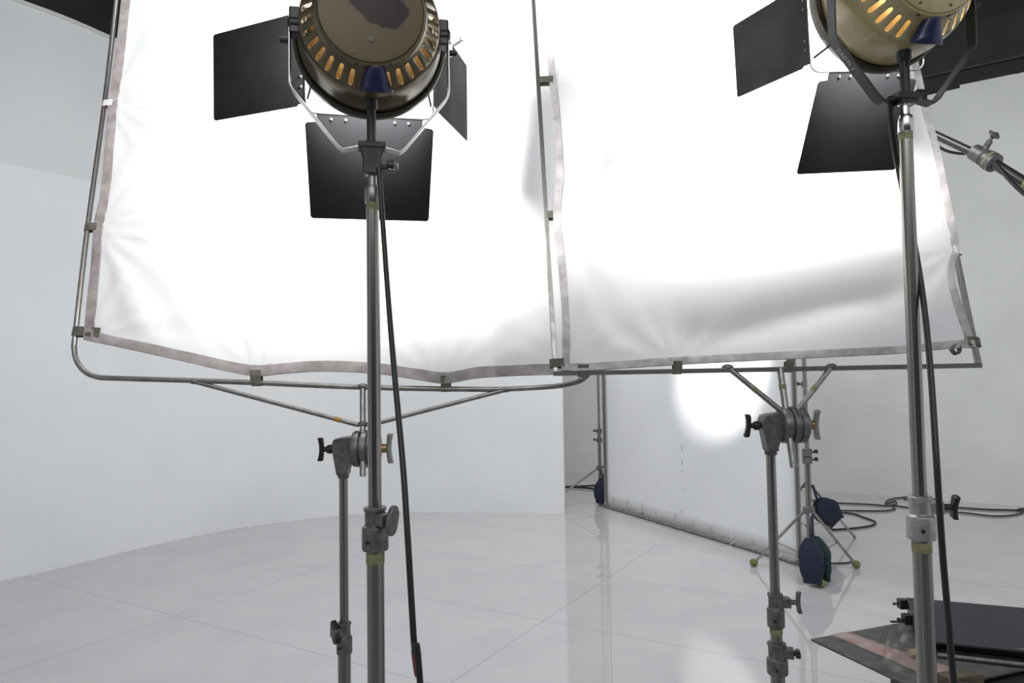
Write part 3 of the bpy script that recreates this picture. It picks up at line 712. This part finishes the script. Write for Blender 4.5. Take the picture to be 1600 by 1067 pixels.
lampR, WR = lamp('yellow enamelled studio lamp on the right stand, its colour paled as lit, turned towards the left', cR, zR, P(1408, -26, DL), R(9), R(4), m_lamp_lit, m_lamp_lit, dr_, barn_roll=R(-4), mdoor=m_doorgrey)
# white marker scrawl on the right lamp's yoke
def scrawl():
    YT = WM[lampR].inverted() @ P(1408, -26, DL)
    M0 = Matrix.Translation(YT)
    a = V((-.140, 0, -.124)); b = V((-.062, 0, -.222)); t = (b-a).normalized(); wd = V((0, 1, 0)); n = t.cross(wd).normalized()
    n = n if n.z < 0 else -n
    mb = MB(); rnd = random.Random(4)
    # a slanting hand-written word: loops and strokes along the strap
    glyphs = [[(0, -.4), (0, .4), (.5, .3), (.5, 0), (0, 0), (.6, -.4)], [(0, 0), (.5, .1), (.4, .35), (.1, .2), (.1, -.3), (.5, -.3)], [(0, .4), (0, -.4), (.5, -.3), (.5, .3), (0, .4)], [(.1, 0), (.5, .1), (.5, -.35), (.1, -.3), (.3, 0)], [(0, .3), (0, -.4), (0, .1), (.3, .3), (.5, .2)], [(.2, .5), (.2, -.35), (.5, -.3)]]
    s0 = .012
    for g in glyphs:
        for sg in (-1, 1):
            pts = [a+t*(s0+x*.011)+wd*(z*.011)+n*sg*.0021 for x, z in g]
            mb.tube([p for p in pts], .0007, 5)
        s0 += .0085
    mb.xf(M0).build('marker_writing', m_mark, lampR, local=True, label='white handwritten marker scrawl')
scrawl()
# sheet of diffusion clipped above the left leaf of the right lamp
sp_ = [P(1170, 17, 1.70), P(1212, -22, 1.66), P(1250, -22, 1.62), P(1216, 0, 1.655), P(1186, 20.5, 1.69)]
tag(MB().solid(sp_, (0, .0012, 0)).build('diffusion_sheet', m_paper), 'pointed corner of white diffusion paper above the left leaf of the right lamp', 'diffusion paper')

# lamp power cables
def cable(name, label, pts, r, m=m_cable, par=None, sub=10):
    o = MB().tube(smooth(pts, sub), r, 12).build(name, m, par)
    return tag(o, label, 'cable') if par is None else o
pc = [P(592, 262, 1.285), P(595, 300, 1.28), P(599, 360, 1.26), P(607, 470, 1.22), P(617, 590, 1.17), P(629, 720, 1.12), P(636.5, 830, 1.09), P(643, 940, 1.07), P(648, 1015, 1.06), P(657, 1075, 1.05)]
e = pc[-1]; pc += [V((e.x+.03, e.y+.02, .40)), V((e.x+.1, e.y+.08, .05)), V((e.x+.25, e.y+.2, .007)), V((e.x+.5, e.y+.1, .007))]
ca = cable('power_cable', 'black rubber cable hanging from the left lamp beside its stand', pc, .0049)
MB().tube(smooth([P(648, 1015, 1.06), P(651, 1040, 1.056), P(654, 1056, 1.053)], 4), .0056, 12).build('tape_band', m_cablered, ca, label='reddish tape wound on the cable')
pc = [P(1391, 150, 1.30), P(1393, 200, 1.315), P(1405, 270, 1.33), P(1420, 340, 1.33), P(1432, 400, 1.31), P(1444, 480, 1.28), P(1454, 580, 1.24), P(1462, 700, 1.20), P(1467, 780, 1.19), P(1474, 880, 1.19), P(1483, 980, 1.2), P(1491, 1070, 1.2)]
e = pc[-1]; pc += [V((e.x+.04, e.y+.0, .35)), V((e.x+.12, e.y-.05, .04)), V((e.x+.3, e.y-.15, .007)), V((e.x+.6, e.y-.3, .007))]
cable('power_cable', 'black rubber cable hanging from the right lamp down behind its stand', pc, .0054)

# ------------------------------------------------------------------ white screen on a pipe frame, far right
a = G(947, 793); b = G(1250, 884); dd = (b-a).normalized(); nn = V((-dd.y, dd.x, 0)); nn = nn if nn.y > 0 else -nn
sf = thing('screen_frame', 'upright pipe frame standing on the floor round the tall white screen', 'frame', (a+b)/2)
for p, nm in ((a, 'post'), (b, 'post')):
    MB().cyl((p.x, p.y, 0), (p.x, p.y, 2.62), .019, n=16).build(nm, m_pole, sf)
MB().tube([V((a.x, a.y, .019)), V((b.x, b.y, .019))], .018, 14).build('bottom_pipe', m_tube, sf)
MB().tube([V((a.x, a.y, 2.6)), V((b.x, b.y, 2.6))], .018, 14).build('top_pipe', m_tube, sf)
for p in (a, b):
    MB().ball((p.x, p.y, .03), .034, 12, (1, 1, .8)).build('corner_fitting', m_cast, sf)
ln = (b-a).length; N = 60; vs = []; 
scr = thing('white_screen', 'tall white cloth screen laced to the pipe frame, lit by a round pool of light', 'screen', (a+b)/2)
rows = 24
for j in range(rows+1):
    for i in range(N+1):
        s = i/N; z = .055+(2.53-.055)*j/rows
        if j == 0: z += .008*abs(math.sin(s*math.pi*9))
        p = a+dd*(.03+(ln-.06)*s)+nn*(.004*math.sin(14*s+j*.2)+.002)
        vs.append(V((p.x, p.y, z)))
fs = [(j*(N+1)+i, j*(N+1)+i+1, (j+1)*(N+1)+i+1, (j+1)*(N+1)+i) for j in range(rows) for i in range(N)]
MB().add(vs, fs).build('screen_cloth', m_wall, scr, ang=180, solidify=.003)
mk = MB()
for (px, py, h) in ((1066, 700, .05), (1066, 722, .05), (1066, 735, .02), (1068, 765, .015), (1066, 800, .04)):
    q = (px-950)/(1250-950); 
    # where the ray meets the screen
    nrm = nn; r_ = ray(px, py); k = (a-CAM).dot(nrm)/r_.dot(nrm); c = CAM+r_*k-nn*.006
    mk.tube([c-V((0, 0, h/2)), c+V((0, 0, h/2))], .0028, 6)
mk.build('repair_stitch', mat('grey_thread', (.33, .33, .33), .9), scr)
rnd = random.Random(5)
for i in range(10):
    s = (i+.6)/10.4; p = a+dd*(ln*s); mb = MB()
    mb.tube([(p.x+.024*math.cos(q*.9), p.y-.024*math.sin(q*.9)*1.0, .020+.024*math.sin(q*.9+.8)) for q in range(7)], .003, 6)
    top = V((p.x, p.y, .055))-nn*.012
    mb.tube([top, top+V((rnd.uniform(-.02, .02), -.01, rnd.uniform(.05, .10)))], .0022, 6)
    mb.build('lacing_tie', m_white if i in (7, 9) else m_castlt, scr)
MB().ball(G(988, 789, .05)-nn*.03, .03, 12, (1.3, .7, .6)).build('lacing_clip', m_plastic, scr)

# ------------------------------------------------------------------ far stands
def far_stand(label, c, top, hub, hub2, r, feet, angs, fr, foot_pts=None, collars=(), kn=None):
    t = thing('light_stand', label, 'light stand', (c.x, c.y, 0), 0, 'light stands in the background'); c = V((c.x, c.y, 0))
    MB().cyl(c+V((0, 0, hub2*.7)), c+V((0, 0, hub+.42)), r, n=14).build('lower_pole', m_pole, t)
    MB().cyl(c+V((0, 0, hub+.40)), c+V((0, 0, top)), r*.72, n=14).build('upper_pole', m_tube, t)
    MB().lathe([(r, hub-.03), (r*2, hub-.025), (r*2, hub+.02), (r, hub+.03)], c, n=18).build('leg_hub', m_cast, t)
    MB().lathe([(r, hub2-.02), (r*1.7, hub2-.015), (r*1.7, hub2+.015), (r, hub2+.02)], c, n=18).build('brace_hub', m_cast, t)
    for z in collars:
        o = MB().lathe([(r*1.0, z-.03), (r*1.6, z-.028), (r*1.6, z+.02), (r*1.1, z+.025)], c, n=16).build('collar', m_cast, t)
        k = MB().cyl(c+V((kn*r, 0, z)), c+V((kn*.055, -.01, z)), .007, n=8); k.box(c+V((kn*.06, -.01, z+.004)), (.016, .03, .026)); k.build('knob', m_plastic, o)
    tripod(t, c, hub, fr, angs, .0105, m_pole, hub2, True, feet, foot_pts)
    return t, c
def zat(px, py, c): return P(px, py, c.y).z
cA = P(938, 760, 8.0)
far_stand('distant light stand at the far left post of the white screen', cA, 2.6, zat(938, 731, cA), .12, .020, None, (193, 313, 73), .62, collars=(zat(937, 673, cA), zat(937, 687, cA)), kn=-1)
cB = P(1264, 800, 5.08)
fB = [G(1178, 885), G(1283, 918), G(1338, 888)]
sB, cBv = far_stand('light stand with tennis balls on its feet at the right end of the screen', cB, 2.6, zat(1262, 797, cB), .14, .021, 'ball', (0, 1, 2), .4, foot_pts=fB, collars=(zat(1262, 718, cB), zat(1262, 706, cB)), kn=1)
cC = P(1262, 760, 6.1)
far_stand('light stand with bare feet standing behind the tennis ball stand', cC, 2.55, zat(1262, 757, cC), .13, .015, None, (12, 132, 252), .44, collars=(zat(1262, 600, cC),), kn=-1)

def sandbag(label, c, w, h, th, tilt, yawr, m1, m2, strap_to, group='sandbags on the far stands'):
    """two filled pouches joined at a folded top, carried by a strap"""
    c = V(c); t = thing('sandbag', label, 'sandbag', c, 0, group)
    M = Matrix.Translation(c) @ Matrix.Rotation(yawr, 4, 'Z') @ Matrix.Rotation(tilt, 4, 'Y')
    for sy, m in ((-1, m1), (1, m2)):
        vs = []; n = 20; k = 16
        for j in range(n+1):
            v = j/n; z = h*(v-.0)-h/2
            ww = w/2*(.78+.34*math.sin(math.pi*min(1, (1-v)*1.15))**.7) if v < .97 else w/2*.72
            ww *= (1-.55*max(0, (v-.62)/.38)**1.5)
            tt = th/2*(.12+.88*math.sin(math.pi*min(.93, max(.06, 1-v)))**.6)
            for i in range(k):
                a = 2*math.pi*i/k; cx = math.copysign(abs(math.cos(a))**.6, math.cos(a)); cy = math.copysign(abs(math.sin(a))**.8, math.sin(a))
                vs.append(V((ww*cx+.004*math.sin(9*v+i), sy*(th*.30+th*.18*(1-v))+tt*.62*cy+.003*math.sin(7*v+2*i), z+.006*math.sin(3*a)*(1-v))))
        fs = [(j*k+i, j*k+(i+1) % k, (j+1)*k+(i+1) % k, (j+1)*k+i) for j in range(n) for i in range(k)]+[tuple(reversed(range(k))), tuple(n*k+i for i in range(k))]
        MB().add(vs, fs).xf(M).build('pouch', m, t, ang=50, label=('navy' if m is m_bag else 'dark green')+' canvas pouch')
    if m2 is m_baggreen:
        gp = [(-.035, h*.47), (.035, h*.47), (w*.30, h*.1), (w*.34, -h*.2), (w*.22, -h*.42), (-w*.22, -h*.42), (-w*.34, -h*.2), (-w*.30, h*.1)]
        MB().prism(gp, M @ V((0, 0, 0)), M.to_3x3() @ V((1, 0, 0)), M.to_3x3() @ V((0, 0, 1)), th*.5).build('gusset', m_baggreen, t, bevel=.01, label='dark green strip between the pouches')
    MB().strap([M @ V((0, 0, h/2-.03)), M @ V((0, 0, h/2+.02)), V(strap_to)], (1, 0, 0), .022, .004).build('strap', m_bag, t)
    for q in (-1, 1): MB().lathe([(.003, -.002), (.010, -.002), (.010, .002), (.003, .002)], M @ V((q*w*.22, -th*.62, -h*.38)), (0, 1, 0), 12).build('eyelet', m_plastic, t)
    return t
pa = P(940, 766, 7.93); sandbag('navy sandbag hung on the distant stand at the screen\'s far end', pa+V((.0, -.06, 0)), .15, .27, .11, R(3), R(10), m_bag, m_bag, (cA.x, cA.y-.02, pa.z+.22))
pb = P(1273, 874, 4.90); sandbag('navy and dark green sandbag hanging low beside a tennis ball foot', pb, .165, .30, .12, R(-4), R(-52), m_bag, m_baggreen, (cB.x+.01, cB.y-.03, zat(1264, 800, cB)))
pcx = P(1291, 798, 5.95); sandbag('navy sandbag slung over a leg of the stand behind, tilted', pcx, .19, .22, .09, R(-38), R(8), m_bag, m_bag, (cC.x+.03, cC.y-.03, zat(1268, 757, cC)))

# ------------------------------------------------------------------ floor cables at the back
def gc(pts, r=.010): return [G(x, y, r) for x, y in pts]
cable('floor_cable', 'long black cable with a loop along the foot of the back wall', gc([(1262, 780), (1300, 785), (1360, 788), (1386, 790), (1400, 787), (1398, 783), (1384, 787), (1388, 781), (1410, 777), (1440, 776), (1462, 779), (1440, 782), (1412, 779)]), .008)
cable('floor_cable', 'black cable running from the sandbag to the right under the wall', gc([(1295, 797), (1340, 798), (1380, 798), (1398, 795), (1395, 790), (1420, 793), (1450, 797), (1505, 801), (1550, 806), (1580, 805), (1598, 800), (1590, 796), (1610, 795), (1700, 800)]), .008)
cable('floor_cable', 'black cable loop on the floor beside the rear stand\'s foot', gc([(1300, 800), (1330, 802), (1352, 809), (1367, 815), (1364, 820), (1345, 824), (1310, 827), (1300, 826), (1290, 815)]), .009)
cable('floor_cable', 'thin black cable end lying between the stand\'s front feet', gc([(1285, 880), (1305, 880), (1325, 879), (1331, 876)], .007), .006)
cable('floor_cable', 'black cables on the floor seen past the end of the curved wall', gc([(870, 761), (900, 761), (930, 764), (955, 772)]), .012)
cable('floor_cable', 'upper black cable crossing the gap past the curved wall', gc([(870, 760), (905, 759.5), (935, 758), (965, 760)]), .010)
cable('floor_cable', 'thin black cable running out of the picture beyond the right stand', gc([(1470, 790), (1500, 793), (1545, 796), (1585, 797), (1640, 800)]), .009)

# ------------------------------------------------------------------ boom arm on the right
def boom():
    p0 = P(1445, 203, 2.3); p1 = P(1790, 403, 1.72); t = thing('boom_stand', 'dark steel boom arm with a clamp, slanting across the right wall high up', 'boom stand', (p1.x, p1.y, 0))
    ax = (p1-p0).normalized(); k1 = P(1541, 248, 2.11)
    ba = MB().tube([p0, k1], .0125, 20).build('boom_arm', m_boom, t)
    MB().tube([k1, p1], .0150, 20).build('outer_tube', m_boom, ba)
    o = MB().lathe([(.013, -.052), (.024, -.050), (.0255, -.010), (.021, -.006), (.021, .000), (.028, .004), (.028, .034), (.017, .038)], k1, ax, 28).build('clamp', m_cast, ba, label='cast clamp with a wing screw')
    upv = (V((0, 0, 1))-ax*ax.z).normalized(); q = k1-ax*.022
    k = MB().cyl(q+upv*.015, q+upv*.048, .009, n=14); k.cyl(q+upv*.045, q+upv*.062, .005, n=12); knob_bar(k, q+upv*.066, V((.3, -1, .35)), .032, .022, .010, R(80)); k.build('wing_screw', m_cast, ba, bevel=.002)
    MB().lathe([(.0255, .014), (.0288, .014), (.0288, .020), (.0255, .020)], k1, ax, 24).build('tape_band', m_ytape, ba)
    # cable wound round the boom
    pts = []; 
    e2 = ax.cross(upv)
    for i in range(40):
        s = i/39; p = k1.lerp(p1, .10+.85*s); a = 1.2+s*4.0; rr = .0235+.004*math.sin(6*s); pts.append(p+(upv*math.cos(a)+e2*math.sin(a))*rr)
    MB().tube(pts, .0060, 8).build('wound_cable', m_cable, ba)
    c0 = [p0-upv*.02, P(1475, 234, 2.26), P(1500, 240, 2.22), P(1518, 240, 2.17), P(1531, 246, 2.14)]
    MB().tube(smooth(c0, 6), .0045, 8).build('slack_cable', m_cable, ba)
    MB().lathe([(.0155, -.006), (.0165, -.005), (.0165, .005), (.0155, .006)], k1.lerp(p1, .30), ax, 20).build('tape_band', m_ytape, ba)
    MB().cyl((p1.x, p1.y, .1), (p1.x, p1.y, p1.z-.02), .017, n=18).build('pole', m_pole, t)
    tripod(t, (p1.x, p1.y, 0), .4, .40, (0, 200, 290), .011, m_pole, .12)
boom()

# ------------------------------------------------------------------ equipment low on the right
ZT = .49
cs = thing('equipment_case', 'black equipment case under the grey board and the charcoal light bank', 'case', (1.9, 2.42, 0))
MB().box((1.97, 2.385, ZT/2+.004), (1.28, .37, ZT-.012)).build('case_body', m_blk, cs, bevel=.012)
ed = MB()
for z in (ZT-.006, .02): ed.tube([(1.33, 2.2, z), (2.61, 2.2, z), (2.61, 2.57, z), (1.33, 2.57, z)], .006, 8, closed=True)
ed.build('edge_trim', m_cast, cs)
for x in (1.45, 2.3): MB().box((x, 2.192, .36), (.09, .012, .06)).build('latch', m_castlt, cs, bevel=.003)
# grey board with pink tape
ZB = .506
A_ = G(1267, 998, ZB); B_ = G(1396, 974.5, ZB); u_ = (B_-A_).normalized(); v_ = V((u_.y, -u_.x, 0))
bd = thing('grey_board', 'grey board with a crumpled pink tape stripe, its corner jutting over the floor', 'board', (A_.x+.3, A_.y-.1, ZB))
MB().solid([A_, A_+u_*.62, A_+u_*.62+v_*.46, A_+v_*.46], (0, 0, -.008)).build('board', m_board, bd, bevel=.0015)
mb = MB(); N = 24; vs = []; fs = []; rnd = random.Random(2)
for i in range(N+1):
    s = i/N; a = A_+v_*(.001+.458*s)+u_*(.095+.012*math.sin(s*2.2)+rnd.uniform(-.003, .003)); b = a+u_*(.085+rnd.uniform(-.006, .006)+.07*s*s)
    vs += [a+V((0, 0, .001)), a.lerp(b, .5)+V((0, 0, .003+rnd.uniform(0, .002))), b+V((0, 0, .001))]
for i in range(N):
    for k in range(2): fs.append((i*3+k, i*3+k+1, (i+1)*3+k+1, (i+1)*3+k))
mb.add(vs, fs).build('tape_stripe', m_pink, bd, ang=180, solidify=.0008, label='crumpled pale pink tape')
# charcoal light bank
lb = thing('light_bank', 'flat charcoal metal light bank lying on the case behind the right stand', 'light bank', (1.9, 2.6, ZB))
c1 = P(1415, 933, 2.75); c2 = P(1447, 1000, 2.46)
Wd = .66
zb = ZB+.012
hx = V((1, -.38, 0)).normalized()
tb0, tf0 = c1, c2; tb1, tf1 = c1+hx*Wd, c2+hx*Wd
mb = MB(); th_ = .012
mb.solid([tf0, tf1, tb1, tb0], (0, 0, -.010)); mb.build('top_panel', m_slab, lb, bevel=.002)
f0 = tf0+V((.02, .012, -.012)); f1_ = tf1+V((-.02, .012, -.012))
bo = MB(); r0_, r1_ = V((tf0.x+.05, tf0.y+.03, 0)), V((tf1.x-.02, tf1.y+.03, 0)); s0_, s1_ = V((tb0.x+.02, tb0.y-.02, 0)), V((tb1.x-.02, tb1.y-.02, 0))
zl = min(tf0.z, tb0.z)-.012
bo.solid([V((p.x, p.y, zb)) for p in (r0_, r1_, s1_, s0_)], (0, 0, max(.02, tf0.z-.012-zb))); bo.build('body', m_blk, lb, bevel=.003)
sd = MB(); sd.solid([tb0+V((.0, 0, -.01)), tf0+V((0, 0, -.01)), V((tf0.x+.01, tf0.y, ZB+.004)), V((tb0.x+.01, tb0.y, ZB+.004))], hx*.012); sd.build('side_panel', m_slab, lb)
MB().tube([V((tf0.x+.02, tf0.y-.03, ZB+.009)), V((tf1.x, tf1.y-.03, ZB+.009))], .008, 12).build('front_rail', m_cast, lb, label='round grey rail along the front')
MB().tube([tf0+V((.05, -.001, .000)), tf1+V((0, -.001, 0))], .0022, 8).build('edge_strip', m_chrome, lb)
for (px, py, D) in ((1410, 943, 2.74), (1417, 967, 2.66)):
    p = P(px, py, D); o = MB().box(p, (.030, .03, .036)).build('side_clamp', m_plastic, lb, bevel=.002)
    MB().cyl(p-V((.014, 0, 0)), p-V((.030, 0, 0)), .0035, n=10).ball(p-V((.032, 0, 0)), .006, 10).build('screw', m_plastic, o)
p = P(1404, 971, 2.66); MB().box(p, (.060, .010, .005)).build('side_arm', m_plastic, lb)
p = G(1432, 1020, ZB+.02); MB().cyl(p+V((-.022, .0, 0)), p+V((.03, 0, 0)), .013, n=20).build('rubber_roller', m_tan, lb, label='tan rubber roller at the left corner')
# clear gel sheet leaning on the light bank
ga = [G(1370, 1049, ZB+.003), G(1445, 1052, ZB+.003), P(1424, 978, 2.50), P(1395, 968, 2.52)]
tag(MB().add(ga, [(0, 1, 2, 3)]).build('gel_sheet', m_gel, solidify=.0008), 'clear gel sheet leaning on the light bank over the grey board', 'gel sheet')
# plywood block and white cup corner
pw = G(1500, 1052, ZT+.064); bk = thing('wooden_block', 'brown plywood block at the bottom edge right of the stand', 'wooden block', (pw.x, pw.y, ZT))
MB().box((pw.x, pw.y, ZT+.034), (.125, .05, .06), Matrix.Rotation(R(12), 3, 'Z')).build('block', m_wood, bk, bevel=.002)
pw = G(1462, 1062, ZT+.02)
tag(MB().box((pw.x+.005, pw.y, ZT+.012), (.04, .04, .016), Matrix.Rotation(R(10), 3, 'Z')).build('paper_pad', m_white, bevel=.002), 'small white paper pad beside the plywood block', 'paper')
